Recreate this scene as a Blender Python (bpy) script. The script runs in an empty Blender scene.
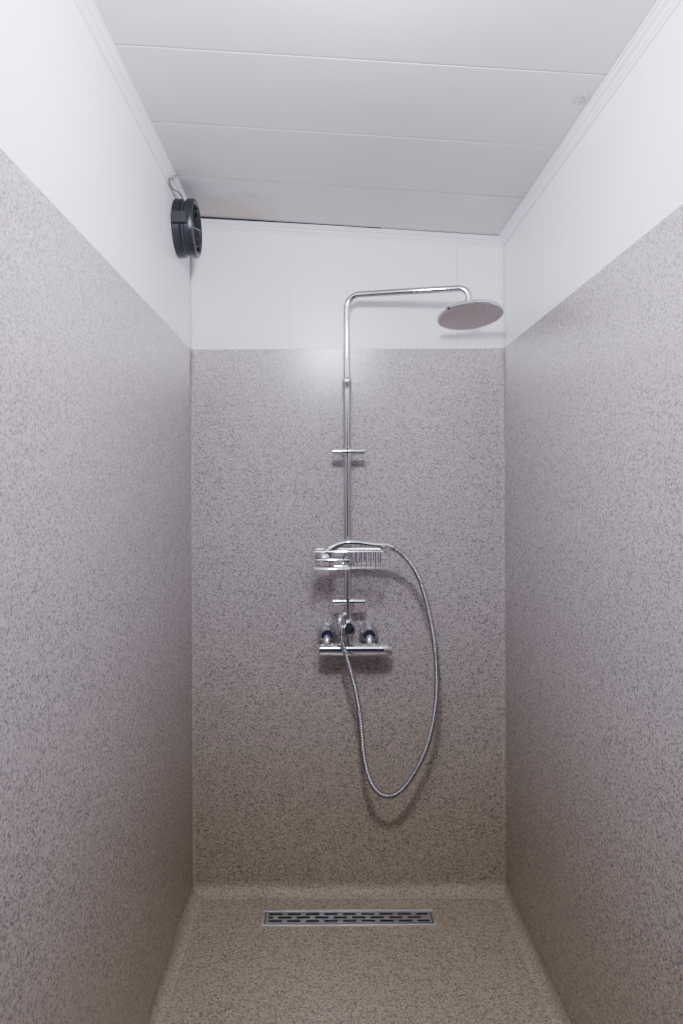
import bpy, bmesh, math, random
from mathutils import Vector, Matrix
random.seed(4)
C = bpy.context.scene.collection

# ------------------------------------------------------------------ room metrics (metres)
XL, XR, YB, YF = -0.479, 0.636, 2.40, -0.45
ZV = 1.941                      # top of vinyl
def ceil_z(x): return 2.409 + (x - XL) * (2.335 - 2.409) / (XR - XL)

# ------------------------------------------------------------------ materials
def new_mat(name):
    m = bpy.data.materials.new(name); m.use_nodes = True
    nt = m.node_tree; b = nt.nodes['Principled BSDF']
    return m, nt, b
def simple(name, col, rough=0.5, metal=0.0, noise=0.03, nscale=20, bump=0.0, bscale=200):
    m, nt, b = new_mat(name)
    tc = nt.nodes.new('ShaderNodeTexCoord')
    n = nt.nodes.new('ShaderNodeTexNoise'); n.inputs['Scale'].default_value = nscale; n.inputs['Detail'].default_value = 4
    nt.links.new(tc.outputs['Object'], n.inputs['Vector'])
    r = nt.nodes.new('ShaderNodeValToRGB')
    r.color_ramp.elements[0].position = .3; r.color_ramp.elements[1].position = .7
    r.color_ramp.elements[0].color = tuple(max(0, c - noise) for c in col) + (1,)
    r.color_ramp.elements[1].color = tuple(min(1, c + noise) for c in col) + (1,)
    nt.links.new(n.outputs['Fac'], r.inputs['Fac']); nt.links.new(r.outputs['Color'], b.inputs['Base Color'])
    b.inputs['Roughness'].default_value = rough; b.inputs['Metallic'].default_value = metal
    if bump > 0:
        n2 = nt.nodes.new('ShaderNodeTexNoise'); n2.inputs['Scale'].default_value = bscale
        nt.links.new(tc.outputs['Object'], n2.inputs['Vector'])
        bp = nt.nodes.new('ShaderNodeBump'); bp.inputs['Strength'].default_value = bump; bp.inputs['Distance'].default_value = .002
        nt.links.new(n2.outputs['Fac'], bp.inputs['Height']); nt.links.new(bp.outputs['Normal'], b.inputs['Normal'])
    return m
def vinyl(name, dark, mid, light, rough=0.25, spec=.80):
    """speckled wet-room vinyl, yellower towards the floor, with light falloff painted into the colour"""
    m, nt, b = new_mat(name); N = nt.nodes.new; L = nt.links.new
    tc = N('ShaderNodeTexCoord')
    dn = N('ShaderNodeTexNoise'); dn.inputs['Scale'].default_value = 290; dn.inputs['Detail'].default_value = 2
    L(tc.outputs['Object'], dn.inputs['Vector'])
    mx = N('ShaderNodeVectorMath'); mx.operation = 'MULTIPLY_ADD'
    mx.inputs[1].default_value = (.006, .006, .006)
    L(dn.outputs['Color'], mx.inputs[0]); L(tc.outputs['Object'], mx.inputs[2])
    v = N('ShaderNodeTexVoronoi'); v.inputs['Scale'].default_value = 285
    L(mx.outputs[0], v.inputs['Vector'])
    s = N('ShaderNodeSeparateColor'); L(v.outputs['Color'], s.inputs[0])
    r = N('ShaderNodeValToRGB'); r.color_ramp.interpolation = 'CONSTANT'
    e = r.color_ramp.elements
    e[0].position = 0; e[0].color = dark + (1,)
    e[1].position = .15; e[1].color = tuple((a * .5 + c * .5) for a, c in zip(dark, mid)) + (1,)
    x = e.new(.36); x.color = mid + (1,)
    x = e.new(.66); x.color = light + (1,)
    L(s.outputs[0], r.inputs['Fac'])
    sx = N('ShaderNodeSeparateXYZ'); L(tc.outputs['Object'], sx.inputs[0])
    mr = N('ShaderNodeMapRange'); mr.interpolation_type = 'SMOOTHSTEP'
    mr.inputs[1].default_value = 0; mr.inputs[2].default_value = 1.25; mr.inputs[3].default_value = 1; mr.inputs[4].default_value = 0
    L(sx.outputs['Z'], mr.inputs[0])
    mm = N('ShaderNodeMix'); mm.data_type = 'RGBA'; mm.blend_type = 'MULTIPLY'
    L(mr.outputs[0], mm.inputs[0]); L(r.outputs['Color'], mm.inputs[6]); mm.inputs[7].default_value = (.84, .795, .57, 1)  # warm tint by height; its darkening paints in the light falloff
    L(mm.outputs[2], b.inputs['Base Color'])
    b.inputs['Roughness'].default_value = rough
    b.inputs['Specular IOR Level'].default_value = spec
    n3 = N('ShaderNodeTexNoise'); n3.inputs['Scale'].default_value = 260; n3.inputs['Detail'].default_value = 2
    L(tc.outputs['Object'], n3.inputs['Vector'])
    bp = N('ShaderNodeBump'); bp.inputs['Strength'].default_value = .2; bp.inputs['Distance'].default_value = .001
    L(n3.outputs['Fac'], bp.inputs['Height']); L(bp.outputs['Normal'], b.inputs['Normal'])
    return m

VC = ((.172, .155, .172), (.375, .330, .330), (.448, .398, .392))
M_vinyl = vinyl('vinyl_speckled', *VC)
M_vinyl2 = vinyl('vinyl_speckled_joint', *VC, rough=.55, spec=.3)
M_white = simple('white_wall_panel', (.87, .87, .905), .30, noise=.008, nscale=6)
M_trim = simple('white_trim_paint', (.80, .80, .83), .4, noise=.01)
M_chrome = simple('polished_chrome', (.68, .69, .72), .09, 1.0, noise=.01)
M_hose = simple('steel_spiral_hose', (.42, .42, .44), .22, 1.0, noise=.02)
M_satin = simple('satin_spray_plate', (.58, .53, .50), .42, .3, noise=.02, nscale=60)
M_rubber = simple('grey_rubber_nozzle', (.40, .38, .37), .6)
M_steel = simple('brushed_steel', (.62, .62, .64), .42, 1.0, noise=.04, nscale=80)
M_dark = simple('dark_void', (.012, .012, .014), .7, noise=.004)
M_black = simple('black_plastic', (.012, .013, .016), .40, noise=.006, nscale=90, bump=.3, bscale=300)
M_blk2 = simple('charcoal_plastic', (.018, .021, .027), .3, noise=.008)
M_cable = simple('grey_cable_pvc', (.22, .20, .18), .5)
M_glass = simple('mixer_indicator_dark', (.03, .03, .035), .15)

# ceiling: white lacquered boards, faint water stains and mould flecks
M_ceil, nt, b = new_mat('ceiling_board_lacquer')
N = nt.nodes.new; L = nt.links.new
tc = N('ShaderNodeTexCoord'); n = N('ShaderNodeTexNoise'); n.inputs['Scale'].default_value = 3.0; n.inputs['Detail'].default_value = 5
L(tc.outputs['Object'], n.inputs['Vector'])
r = N('ShaderNodeValToRGB'); r.color_ramp.elements[0].position = .35; r.color_ramp.elements[1].position = .7
r.color_ramp.elements[0].color = (.67, .66, .67, 1); r.color_ramp.elements[1].color = (.64, .625, .62, 1)
L(n.outputs['Fac'], r.inputs['Fac'])
def spot(center, rad, thr, scale, col, prev):
    d = N('ShaderNodeVectorMath'); d.operation = 'DISTANCE'; d.inputs[1].default_value = center
    L(tc.outputs['Object'], d.inputs[0])
    mr = N('ShaderNodeMapRange'); mr.inputs[1].default_value = 0; mr.inputs[2].default_value = rad
    mr.inputs[3].default_value = 1; mr.inputs[4].default_value = 0
    L(d.outputs['Value'], mr.inputs[0])
    nn = N('ShaderNodeTexNoise'); nn.inputs['Scale'].default_value = scale; nn.inputs['Detail'].default_value = 4
    L(tc.outputs['Object'], nn.inputs['Vector'])
    mu = N('ShaderNodeMath'); mu.operation = 'MULTIPLY'; L(mr.outputs[0], mu.inputs[0]); L(nn.outputs['Fac'], mu.inputs[1])
    m2 = N('ShaderNodeMapRange'); m2.inputs[1].default_value = thr; m2.inputs[2].default_value = thr + .12
    L(mu.outputs[0], m2.inputs[0])
    mix = N('ShaderNodeMix'); mix.data_type = 'RGBA'; mix.inputs[7].default_value = col + (1,)
    L(m2.outputs[0], mix.inputs[0]); L(prev, mix.inputs[6])
    return mix.outputs[2]
o = spot((.60, 1.56, 2.338), .08, .34, 110, (.42, .40, .39), r.outputs['Color'])
o = spot((-.30, 2.34, 2.40), .34, .23, 7, (.58, .52, .44), o)
L(o, b.inputs['Base Color']); b.inputs['Roughness'].default_value = .42

# ------------------------------------------------------------------ mesh helpers
def obj_from_bm(name, bm, mats, parent=None, smooth=False, bevel=0, angle=35):
    bmesh.ops.recalc_face_normals(bm, faces=bm.faces[:])
    me = bpy.data.meshes.new(name); bm.to_mesh(me); bm.free()
    for m in (mats if isinstance(mats, (list, tuple)) else [mats]): me.materials.append(m)
    ob = bpy.data.objects.new(name, me); C.objects.link(ob)
    if smooth:
        for p in me.polygons: p.use_smooth = True
        try:
            me.set_sharp_from_angle(angle=math.radians(angle))
        except Exception: pass
    if bevel:
        md = ob.modifiers.new('bevel', 'BEVEL'); md.width = bevel; md.segments = 3; md.limit_method = 'ANGLE'
    if parent: ob.parent = parent
    return ob
def empty(name, loc):
    e = bpy.data.objects.new(name, None); e.empty_display_size = .05; C.objects.link(e)
    return e
def box(bm, x0, x1, y0, y1, z0, z1, mi=0, tilt=None):
    vs = []
    for z in (0, 1):
        for (x, y) in ((x0, y0), (x1, y0), (x1, y1), (x0, y1)):
            if tilt: zz = tilt(x) + (z1 if z else z0)
            else: zz = z1 if z else z0
            vs.append(bm.verts.new((x, y, zz)))
    fs = [(0, 3, 2, 1), (4, 5, 6, 7), (0, 1, 5, 4), (1, 2, 6, 5), (2, 3, 7, 6), (3, 0, 4, 7)]
    for f in fs:
        fc = bm.faces.new([vs[i] for i in f]); fc.material_index = mi
def extrude_profile(bm, prof, p0, p1, ax_a, ax_b, mi=0, closed=True, caps=True, mis=None):
    r0 = [bm.verts.new(p0 + ax_a * a + ax_b * b_) for a, b_ in prof]
    r1 = [bm.verts.new(p1 + ax_a * a + ax_b * b_) for a, b_ in prof]
    k = len(prof)
    for i in range(k if closed else k - 1):
        j = (i + 1) % k
        f = bm.faces.new((r0[i], r0[j], r1[j], r1[i])); f.material_index = mis[i] if mis else mi
    if caps and closed:
        f = bm.faces.new(r0); f.material_index = mi
        f = bm.faces.new(r1[::-1]); f.material_index = mi
def lathe(bm, prof, origin, axis, seg=32, mi=0, mis=None):
    axis = Vector(axis).normalized(); q = Vector((0, 0, 1)).rotation_difference(axis)
    rings = []
    for (r_, h) in prof:
        if r_ < 1e-6:
            rings.append([bm.verts.new(Vector(origin) + axis * h)])
        else:
            rings.append([bm.verts.new(Vector(origin) + q @ Vector((r_ * math.cos(2 * math.pi * i / seg), r_ * math.sin(2 * math.pi * i / seg), h))) for i in range(seg)])
    for k in range(len(rings) - 1):
        a, b_ = rings[k], rings[k + 1]; m = mis[k] if mis else mi
        for i in range(seg):
            j = (i + 1) % seg
            if len(a) == 1 and len(b_) == 1: continue
            if len(a) == 1: f = bm.faces.new((a[0], b_[i], b_[j]))
            elif len(b_) == 1: f = bm.faces.new((a[i], a[j], b_[0]))
            else: f = bm.faces.new((a[i], a[j], b_[j], b_[i]))
            f.material_index = m
def catmull(pts, n=12):
    P = [Vector(p) for p in pts]; P = [P[0] * 2 - P[1]] + P + [P[-1] * 2 - P[-2]]
    out = []
    for i in range(1, len(P) - 2):
        p0, p1, p2, p3 = P[i - 1:i + 3]
        for k in range(n):
            t = k / n
            out.append(.5 * ((2 * p1) + (p2 - p0) * t + (2 * p0 - 5 * p1 + 4 * p2 - p3) * t * t + (3 * p1 - p0 - 3 * p2 + p3) * t ** 3))
    out.append(P[-2]); return out
def resample(pts, step):
    out = [pts[0].copy()]; acc = 0
    for a, b_ in zip(pts, pts[1:]):
        l = (b_ - a).length
        while l > 1e-9 and acc + l >= step:
            t = (step - acc) / l; a = a.lerp(b_, t); out.append(a.copy()); l = (b_ - a).length; acc = 0
        acc += l
    return out
def tube(bm, pts, rad, seg=14, mi=0, caps=True, flat=None):
    pts = [Vector(p) for p in pts]; n = len(pts)
    if not isinstance(rad, (list, tuple)): rad = [rad] * n
    t = (pts[1] - pts[0]).normalized()
    up = Vector((0, 0, 1)) if abs(t.z) < .9 else Vector((0, 1, 0))
    u = t.cross(up).normalized(); rings = []
    for i, p in enumerate(pts):
        tt = (pts[min(i + 1, n - 1)] - pts[max(i - 1, 0)]).normalized()
        u = (u - tt * u.dot(tt)).normalized(); v = tt.cross(u)
        f = flat[i] if flat else 1
        rings.append([bm.verts.new(p + (u * math.cos(a) * f + v * math.sin(a)) * rad[i]) for a in [2 * math.pi * k / seg for k in range(seg)]])
    for a, b_ in zip(rings, rings[1:]):
        for i in range(seg):
            j = (i + 1) % seg; fc = bm.faces.new((a[i], a[j], b_[j], b_[i])); fc.material_index = mi
    if caps:
        for rr in (rings[0][::-1], rings[-1]):
            fc = bm.faces.new(rr); fc.material_index = mi
def arc_pts(c, a_ax, b_ax, r_, a0, a1, n=10):
    return [c + (a_ax * math.cos(a0 + (a1 - a0) * i / n) + b_ax * math.sin(a0 + (a1 - a0) * i / n)) * r_ for i in range(n + 1)]
X, Y, Z = Vector((1, 0, 0)), Vector((0, 1, 0)), Vector((0, 0, 1))

# ------------------------------------------------------------------ room shell
TV = .003
def wall(name, p0, p1, nrm, seams, R):
    vprof = [(-.001, ZV), (TV * .6, ZV), (TV, ZV - .001)] + [(TV + R - R * math.cos(a), R - R * math.sin(a) + .0004) for a in [i * math.pi / 28 for i in range(15)]]
    vprof += [(-.001, .0004)]
    mis = [1, 1, 1] + [2] * 14 + [1, 1]
    bm = bmesh.new(); u = (p1 - p0).normalized(); Lw = (p1 - p0).length
    base = p0 - nrm * TV
    def slab(s0, s1, n0, n1, z0, zt_extra, mi):
        vs = []
        for s in (s0, s1):
            for nn in (n0, n1):
                q = base + u * s + nrm * nn
                vs.append((q, nn))
        a0, a1, b0, b1 = [v[0] for v in vs]
        bot = [bm.verts.new((q.x, q.y, z0)) for q in (a0, a1, b1, b0)]
        top = [bm.verts.new((q.x, q.y, ceil_z(q.x) + zt_extra)) for q in (a0, a1, b1, b0)]
        fs = [bot[::-1], top] + [[bot[i], bot[(i + 1) % 4], top[(i + 1) % 4], top[i]] for i in range(4)]
        for f in fs:
            fc = bm.faces.new(f); fc.material_index = mi
    slab(-.06, Lw + .06, -.07, -.005, -.05, .04, 0)
    edges = [0] + seams + [Lw]
    for a, b_ in zip(edges, edges[1:]):
        slab(a + .0011, b_ - .0011, -.0052, 0, 1.5, .0, 0)
    extrude_profile(bm, vprof, Vector((base.x, base.y, 0)), Vector((base.x, base.y, 0)) + u * Lw, nrm, Z, mi=1, mis=mis)
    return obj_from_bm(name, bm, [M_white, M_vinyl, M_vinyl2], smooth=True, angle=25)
wall('wall_left', Vector((XL, YF, 0)), Vector((XL, YB, 0)), X, [2.01 - YF - .6, 2.01 - YF], .035)
wall('wall_right', Vector((XR, YF, 0)), Vector((XR, YB, 0)), -X, [1.357 - YF - .6, 1.357 - YF, 1.357 - YF + .6], .035)
wall('wall_back', Vector((XL, YB, 0)), Vector((XR, YB, 0)), -Y, [-.129 - XL, -.129 - XL + .6], .04)

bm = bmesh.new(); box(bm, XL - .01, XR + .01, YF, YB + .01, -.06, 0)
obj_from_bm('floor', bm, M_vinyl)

# ceiling boards
bm = bmesh.new()
box(bm, XL - .03, XR + .03, YF, YB + .03, .010, .05, tilt=ceil_z)
ys = [YB + .005] + [2.075 - .305 * i for i in range(9)]
ys = [y for y in ys if y > YF] + [YF]
for a, b_ in zip(ys, ys[1:]):
    box(bm, XL - .02, XR + .02, b_ + .0022, a - .0022, 0, .011, tilt=ceil_z)
obj_from_bm('ceiling', bm, M_ceil, bevel=.0015)

# vertical rounded corner joints of the vinyl
for nm, x, s in (('trim_1', XL, 1), ('trim_2', XR, -1)):
    bm = bmesh.new()
    r_ = .010
    prof = [(0, 0)] + [(r_ - r_ * math.sin(a), r_ - r_ * math.cos(a)) for a in [i * math.pi / 12 for i in range(7)]]
    extrude_profile(bm, prof, Vector((x, YB, .02)), Vector((x, YB, ZV)), X * s, -Y)
    obj_from_bm(nm, bm, M_vinyl2, smooth=True)

# ceiling cornices (stepped profile): a = out from wall, b = down from ceiling
cprof = [(0, 0), (.024, 0), (.024, .004), (.019, .006), (.017, .010), (.010, .014), (.008, .020), (.004, .024), (.004, .030), (0, .030)]
def cornice(nm, p0, p1, a_ax, b_ax):
    bm = bmesh.new(); extrude_profile(bm, cprof, p0, p1, a_ax, b_ax); obj_from_bm(nm, bm, M_trim, smooth=True, angle=20)
cornice('trim_3', Vector((XL - TV, YF, ceil_z(XL))), Vector((XL - TV, YB, ceil_z(XL))), X, -Z)
cornice('trim_4', Vector((XR + TV, YF, ceil_z(XR))), Vector((XR + TV, YB, ceil_z(XR))), -X, -Z)
cornice('trim_5', Vector((XL, YB + TV, ceil_z(XL) - .003)), Vector((XR, YB + TV, ceil_z(XR) - .003)), -Y, -Z)
# solid black strip painting the shadow gap between back trim and ceiling, widest at the fan and closing to the right
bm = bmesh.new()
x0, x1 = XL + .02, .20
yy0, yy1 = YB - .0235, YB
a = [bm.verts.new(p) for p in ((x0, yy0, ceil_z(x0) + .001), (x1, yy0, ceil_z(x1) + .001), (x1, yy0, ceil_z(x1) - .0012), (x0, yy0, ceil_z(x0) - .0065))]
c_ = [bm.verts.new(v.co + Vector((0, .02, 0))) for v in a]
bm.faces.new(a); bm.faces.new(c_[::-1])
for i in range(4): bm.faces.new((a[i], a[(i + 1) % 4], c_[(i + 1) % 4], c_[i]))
obj_from_bm('trim_shadow_strip', bm, M_dark)

# ------------------------------------------------------------------ linear floor drain
dr = empty('linear_floor_drain', None)
dx0, dx1, dy0, dy1 = -.218, .358, 2.212, 2.294
bm = bmesh.new(); box(bm, dx0 + .002, dx1 - .002, dy0 + .002, dy1 - .002, -.004, .0012)
obj_from_bm('channel', bm, M_dark, dr)
bm = bmesh.new()
w = .008
for (x0, x1, y0, y1) in ((dx0, dx1, dy0, dy0 + w), (dx0, dx1, dy1 - w, dy1), (dx0, dx0 + w, dy0 + w, dy1 - w), (dx1 - w, dx1, dy0 + w, dy1 - w)):
    box(bm, x0, x1, y0, y1, -.002, .0045)
obj_from_bm('frame', bm, M_steel, dr, bevel=.001)
bm = bmesh.new()
gx0, gx1, gy0, gy1 = dx0 + .011, dx1 - .011, dy0 + .011, dy1 - .011
hrow = (gy1 - gy0); bar = .0060; sl = (hrow - 4 * bar) / 3
zt0, zt1 = .0020, .0042
yy = gy0
for i in range(4):
    box(bm, gx0, gx1, yy, yy + bar, zt0, zt1); 
    if i < 3:
        pitch = .062; slot = .045; off = 0 if i != 1 else pitch / 2
        xs = gx0; c = gx0 + .010 + off - (pitch if i == 1 else 0)
        while c < gx1:
            s0, s1 = max(c, gx0 + .008), min(c + slot, gx1 - .008)
            if s1 - s0 > .012:
                box(bm, xs, s0, yy + bar, yy + bar + sl, zt0, zt1); xs = s1
            c += pitch
        box(bm, xs, gx1, yy + bar, yy + bar + sl, zt0, zt1)
    yy += bar + sl
obj_from_bm('slotted_grate', bm, M_steel, dr)

# ------------------------------------------------------------------ shower column
RX, RY = .074, 2.33
col = empty('shower_column', None)
def part(name, fn, mats, parent, seg=None, angle=35):
    bm = bmesh.new(); fn(bm); return obj_from_bm(name, bm, mats, parent, smooth=True, angle=angle)
# arm: along the wall to the right and slightly forward
ad = Vector((.402, -.078, 0)).normalized(); za = 2.112
A0 = Vector((RX, RY, 0)); rb = .046
pts = [Vector((RX, RY, 1.80)), Vector((RX, RY, 1.95)), Vector((RX, RY, za - rb))]
pts += arc_pts(Vector((RX, RY, za - rb)) + ad * rb, -ad, Z, rb, 0, math.pi / 2, 12)[1:]
AE = Vector((RX, RY, za)) + ad * .380
pts += [Vector((RX, RY, za)) + ad * .2, AE]
pts += arc_pts(AE - Z * .035, Z, ad, .035, 0, math.pi / 2 * .9, 10)[1:]
end = pts[-1] - Z * .020; pts.append(end)
part('upper_arm_pipe', lambda bm: tube(bm, pts, .0118, 18), M_chrome, col)
def riser(bm):
    lathe(bm, [(0, 0), (.0138, 0), (.0138, .80), (.0160, .802), (.0160, .815), (.0172, .817), (.0172, .836), (.0150, .840), (.0125, .842), (0, .842)], (RX, RY, .985), Z, 24)
part('riser_pipe', riser, M_chrome, col)
# rain head
hd_n = Vector((.05, -.17, -1)).normalized()     # spray direction
hc = end + hd_n * .037 - Z * .008
def head(bm):
    lathe(bm, [(0, -.045), (.013, -.045), (.0145, -.030), (.0145, -.022), (.010, -.020), (.012, -.014), (.026, -.010), (.060, -.008), (.107, -.006), (.110, -.002), (.110, .005), (.108, .007), (.103, .0072), (0, .0074)],
          hc, hd_n, 56, mis=[0] * 11 + [0, 1])
part('rain_head', head, [M_chrome, M_satin], col, angle=30)
def nozz(bm):
    q = Z.rotation_difference(hd_n)
    for k, rr in enumerate((.012, .026, .040, .054, .068, .082, .094)):
        m = max(5, int(rr * 2 * math.pi / .017))
        for i in range(m):
            a = 2 * math.pi * (i + .5 * (k % 2)) / m
            p = hc + q @ Vector((rr * math.cos(a), rr * math.sin(a), .0068))
            lathe(bm, [(.0017, 0), (.0014, .0016), (0, .0018)], p, hd_n, 6)
part('spray_nozzles', nozz, M_rubber, col)
part('ball_joint_nut', lambda bm: lathe(bm, [(0, 0), (.0135, 0), (.0150, .002), (.0150, .014), (.013, .016), (0, .016)], end + Z * .012, -Z, 20), M_chrome, col)
# wall brackets with cross cylinders
def bracket(zc, nm):
    def f(bm):
        lathe(bm, [(0, 0), (.0215, 0), (.0215, .006), (.018, .010), (.0085, .012), (.0085, .062), (0, .062)], (RX, YB, zc), -Y, 28)
        lathe(bm, [(0, -.056), (.0100, -.056), (.0115, -.054), (.0115, -.036), (.0105, -.035), (.0105, -.022), (.0130, -.020), (.0130, .020), (.0105, .022), (.0105, .044), (.0115, .045), (.0115, .054), (.0100, .056), (0, .056)], (RX + .004, RY - .006, zc), X, 22)
        lathe(bm, [(.0128, -.016), (.0185, -.015), (.0185, .015), (.0128, .016)], (RX, RY, zc), Z, 24)
    part(nm, f, M_chrome, col)
bracket(1.569, 'upper_bracket'); bracket(1.050, 'lower_bracket')

# ------------------------------------------------------------------ thermostatic mixer
mx_ = empty('thermostatic_shower_mixer', None)
MZ, MY = .884, 2.325
def body(bm):
    lathe(bm, [(0, -.122), (.018, -.122), (.0212, -.119), (.0212, -.088), (.0190, -.087), (.0190, -.085), (.0218, -.084), (.0218, .083), (.0190, .084), (.0190, .086), (.0212, .087), (.0216, .090), (.0216, .126), (.019, .130), (0, .130)],
          (RX + .022, MY, MZ), X, 36)
part('mixer_bar', body, M_chrome, mx_)
def knobs(bm):
    for k in range(3):
        a = 2 * math.pi * k / 3 + .6
        p = Vector((RX + .022 + .094, MY + math.cos(a) * .0205, MZ + math.sin(a) * .0205))
        tube(bm, [p, p + X * .028], .0022, 8)
part('knob_grips', knobs, M_chrome, mx_)
def esc(bm):
    for xx in (RX - .072, RX + .075):
        lathe(bm, [(0, 0), (.034, 0), (.035, .005), (.0348, .014), (.033, .025), (.029, .035), (.0225, .041), (.0195, .043), (.0195, .046), (.0235, .048), (.0235, .064), (.0210, .067), (0, .067)], (xx, YB - .0005, .930), -Y, 36)
        tube(bm, catmull([(xx, 2.350, .925), (xx, 2.336, .915), (xx, MY, .887)], 6), .0165, 16)
part('wall_unions', esc, M_chrome, mx_, angle=50)
def div(bm):
    lathe(bm, [(0, 0), (.0135, 0), (.0165, .003), (.0165, .020), (.0145, .022), (.0145, .034), (.021, .040), (.0225, .048), (.0225, .082), (.020, .088), (.0150, .094), (.0150, .118), (.0128, .120), (0, .12)], (RX, RY, MZ + .012), Z, 28)
    lathe(bm, [(.016, 0), (.019, .012), (.022, .026), (.022, .048), (.019, .052), (.0135, .0525), (.0125, .050), (0, .050)], (RX + .004, RY, .960), Vector((.05, -1, .12)), 28, mis=[0, 0, 0, 0, 0, 1, 1])
    tube(bm, catmull([(RX, RY, 1.000), (RX - .018, RY - .014, 1.004), (RX - .027, RY - .032, .998), (RX - .029, RY - .040, .982), (RX - .029, RY - .041, .965)], 6), .0105, 14)
part('diverter_valve', div, [M_chrome, M_glass], mx_)

# ------------------------------------------------------------------ wire soap basket
bk = empty('wire_soap_basket', None)
bx0, bx1, by0, by1, bz0, bz1 = -.048, .198, 2.205, 2.305, 1.176, 1.234
def rounded_loop(x0, x1, y0, y1, z, r_, n=5):
    out = []
    for cx, cy, a0 in ((x1 - r_, y1 - r_, 0), (x0 + r_, y1 - r_, 90), (x0 + r_, y0 + r_, 180), (x1 - r_, y0 + r_, 270)):
        for i in range(n + 1):
            a = math.radians(a0 + 90 * i / n); out.append(Vector((cx + r_ * math.cos(a), cy + r_ * math.sin(a), z)))
    out.append(out[0].copy()); return out
def basket(bm):
    w = .0017
    tube(bm, rounded_loop(bx0, bx1, by0, by1, bz1, .016), .0023, 8)
    tube(bm, rounded_loop(bx0 + .002, RX + .01, by0 + .002, by1 - .002, (bz0 + bz1) / 2 + .002, .015), w, 8)
    tube(bm, rounded_loop(bx0 + .004, RX + .01, by0 + .006, by1 - .006, bz0, .013), w, 8)
    xs = [bx0 + .014, bx0 + .060, bx0 + .105] + [RX + .026 + i * .0155 for i in range(6)]
    for x in xs:
        tube(bm, catmull([(x, by0 + .001, bz1), (x, by0 + .003, bz0 + .022), (x, by0 + .012, bz0 + .002), (x, (by0 + by1) / 2, bz0 - .001), (x, by1 - .012, bz0 + .002), (x, by1 - .003, bz0 + .022), (x, by1 - .001, bz1)], 5), .0017, 6)
    for y in (by0 + .03, by0 + .06):
        tube(bm, [(bx0 + .006, y, bz0), (bx1 - .010, y, bz0)], .0015, 6)
    lathe(bm, [(.0128, -.02), (.0205, -.019), (.0205, .019), (.0128, .02)], (RX, RY, 1.212), Z, 24)
    tube(bm, [(RX, RY - .012, 1.232), (RX, by1 - .001, bz1)], .005, 10)
    tube(bm, [(RX, RY - .012, 1.19), (RX, by1 - .004, 1.19)], .004, 10)
part('wire_frame', basket, M_chrome, bk)

# ------------------------------------------------------------------ hand shower + hose
hs = empty('hand_shower', None)
def hand(bm):
    P = catmull([(.186, 2.250, 1.2500), (.150, 2.250, 1.2530), (.110, 2.249, 1.2580), (.070, 2.247, 1.2590), (.040, 2.247, 1.2520), (.014, 2.249, 1.2380), (-.008, 2.251, 1.2200)], 6)
    n_ = len(P); rad = []
    for i in range(n_):
        t = i / (n_ - 1); rad.append(.0102 + .0025 * math.sin(math.pi * min(1, t * 1.6)) + (.006 * max(0, t - .6) / .4))
    tube(bm, P, rad, 20)
    nn = Vector((-.25, .12, -1)).normalized()
    lathe(bm, [(0, -.016), (.014, -.015), (.027, -.010), (.032, -.002), (.034, .006), (.033, .011), (.029, .012), (0, .0125)], (-.002, 2.254, 1.213), nn, 36, mis=[0, 0, 0, 0, 0, 0, 1])
    lathe(bm, [(0, -.002), (.0105, -.002), (.0118, .001), (.0108, .004), (.0108, .022), (.0095, .026), (0, .026)], (.184, 2.250, 1.250), Vector((1, 0, -.06)), 20)
part('handset', hand, [M_chrome, M_blk2], hs)
hp = [(.204, 2.250, 1.249), (.222, 2.252, 1.243), (.252, 2.256, 1.222), (.284, 2.262, 1.188), (.312, 2.270, 1.140), (.333, 2.275, 1.080), (.352, 2.282, 1.005), (.366, 2.288, .925), (.374, 2.292, .840), (.375, 2.295, .755), (.369, 2.297, .675), (.354, 2.298, .600),
      (.331, 2.298, .530), (.300, 2.296, .470), (.262, 2.293, .420), (.223, 2.290, .394), (.185, 2.287, .399), (.155, 2.284, .430), (.136, 2.281, .480), (.124, 2.279, .540), (.118, 2.277, .610), (.111, 2.274, .680), (.099, 2.270, .750), (.082, 2.266, .820),
      (.064, 2.268, .885), (.051, 2.278, .935), (.045, 2.288, .972)]
hpts = resample(catmull(hp, 10), .0013)
rads = [.0082 + .0022 * math.sin(2 * math.pi * i * .0013 / .0091) for i in range(len(hpts))]
part('spiral_hose', lambda bm: tube(bm, hpts, rads, 12), M_hose, hs, angle=80)
def ferr(bm):
    for a, d in ((Vector(hp[0]), Vector(hp[1]) - Vector(hp[0])), (Vector(hp[-1]), Vector(hp[-2]) - Vector(hp[-1]))):
        lathe(bm, [(0, -.006), (.0120, -.006), (.0120, .012), (.0115, .020), (.0105, .024), (0, .024)], a, d, 20)
part('hose_ferrules', ferr, M_chrome, hs)

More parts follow.
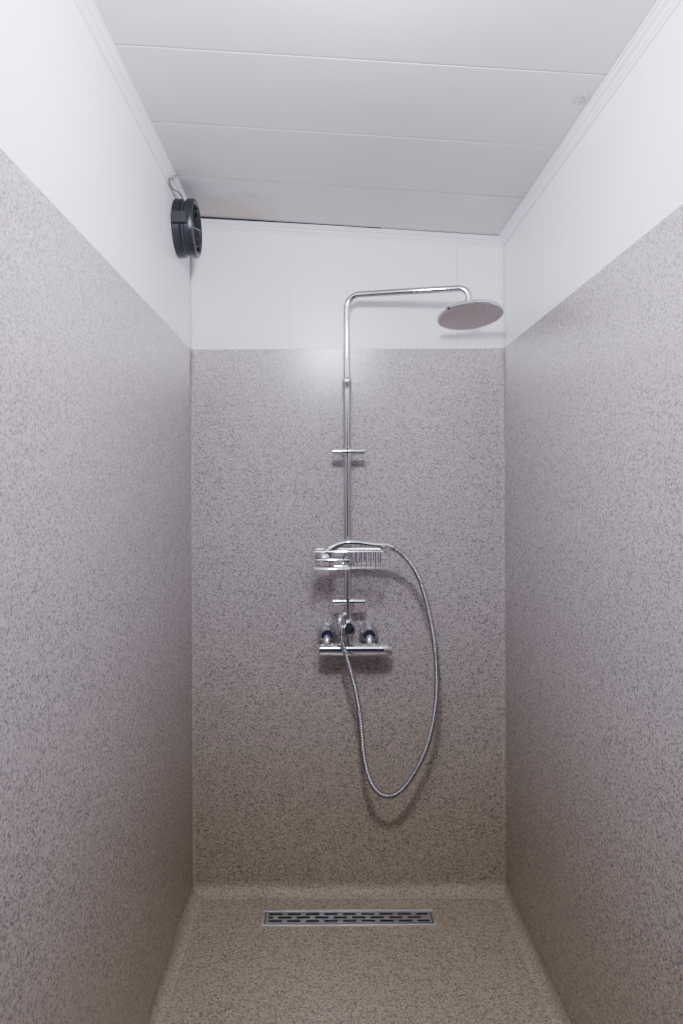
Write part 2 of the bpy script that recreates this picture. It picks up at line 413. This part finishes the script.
# ------------------------------------------------------------------ exhaust fan on left wall
fan = empty('exhaust_fan', None)
FY, FZ = 2.19, 2.289; fx = XL - TV; K = .90
def kp(p): return [(a * K, h) for a, h in p]
def fbody(bm):
    lathe(bm, kp([(0, 0), (.098, 0), (.101, .003), (.101, .024), (.097, .027), (.094, .029), (.094, .036), (.098, .038), (.101, .041), (.102, .060), (.098, .066), (.090, .067), (.084, .062), (.078, .030), (0, .028)]),
          (fx, FY, FZ), X, 56, mis=[0] * 5 + [1] * 7 + [0, 0])
part('housing', fbody, [M_black, M_blk2], fan)
def blades(bm):
    lathe(bm, [(.0, .028), (.026, .028), (.028, .050), (.022, .056), (0, .057)], (fx, FY, FZ), X, 28)
    for k in range(7):
        a0 = 2 * math.pi * k / 7
        rows = []
        for rr in (.022, .046, .069):
            q = []
            for t in (-.5, 0, .5):
                a = a0 + t * .62; q.append(bm.verts.new((fx + .043 + t * .020, FY + rr * math.cos(a), FZ + rr * math.sin(a))))
            rows.append(q)
        for a, b_ in zip(rows, rows[1:]):
            for i in range(2): bm.faces.new((a[i], a[i + 1], b_[i + 1], b_[i]))
part('impeller', blades, M_blk2, fan)
def grille(bm):
    for k in range(3):
        a = math.pi * k / 3 + .3; d = Vector((0, math.cos(a), math.sin(a)))
        c = Vector((fx + .063, FY, FZ)); tube(bm, [c - d * .079, c + d * .079], .0022, 8)
    for rr in (.03, .055): 
        tube(bm, [Vector((fx + .063, FY + rr * math.cos(t), FZ + rr * math.sin(t))) for t in [2 * math.pi * i / 40 for i in range(41)]], .0018, 8)
    box(bm, fx + .004, fx + .052, FY - .100, FY - .080, FZ - .018, FZ + .018)
part('grille', grille, M_black, fan)
part('cable', lambda bm: tube(bm, catmull([(fx + .030, 2.15, 2.366), (fx + .022, 2.125, 2.378), (fx + .012, 2.090, 2.372), (fx + .009, 2.055, 2.376), (fx + .012, 2.035, 2.382), (fx + .030, 2.040, 2.394), (fx + .034, 2.05, 2.405)], 8), .0026, 8), M_cable, fan)

# ------------------------------------------------------------------ ceiling globe lamp (above and just out of frame)
lamp = empty('ceiling_lamp', None)
LX, LY = .03, .90; lz = ceil_z(LX)
part('lamp_base', lambda bm: lathe(bm, [(0, 0), (.055, 0), (.055, .018), (.040, .024), (.036, .034), (0, .034)], (LX, LY, lz), -Z, 32), M_trim, lamp)
M_em, nt, b = new_mat('opal_globe_glass')
b.inputs['Base Color'].default_value = (.9, .9, .9, 1)
b.inputs['Emission Color'].default_value = (.87, .88, 1.0, 1); b.inputs['Emission Strength'].default_value = 315
GR = .078
part('opal_globe', lambda bm: lathe(bm, [(GR * math.sin(a), .026 + GR - GR * math.cos(a)) for a in [.45 + (math.pi - .45) * i / 8 for i in range(8)]] + [(0, .026 + 2 * GR)], (LX, LY, lz), -Z, 16), M_em, lamp)

w_ = bpy.data.worlds.new('world'); bpy.context.scene.world = w_; w_.use_nodes = True
w_.node_tree.nodes['Background'].inputs[0].default_value = (.50, .46, 1.0, 1)
w_.node_tree.nodes['Background'].inputs[1].default_value = .06

# ------------------------------------------------------------------ camera (level, small lens shift)
cd = bpy.data.cameras.new('camera'); cam = bpy.data.objects.new('camera', cd); C.objects.link(cam)
cd.sensor_fit = 'VERTICAL'; cd.sensor_height = 36; cd.lens = 672 / 1024 * 36
cd.shift_x = 15.5 / 1024; cd.shift_y = -20 / 1024; cd.clip_start = .01
cam.matrix_world = Matrix.Translation((0, 0, 1.43)) @ Matrix.Rotation(math.pi / 2, 4, 'X') @ Matrix.Rotation(math.radians(-.22), 4, 'Z')
bpy.context.scene.camera = cam
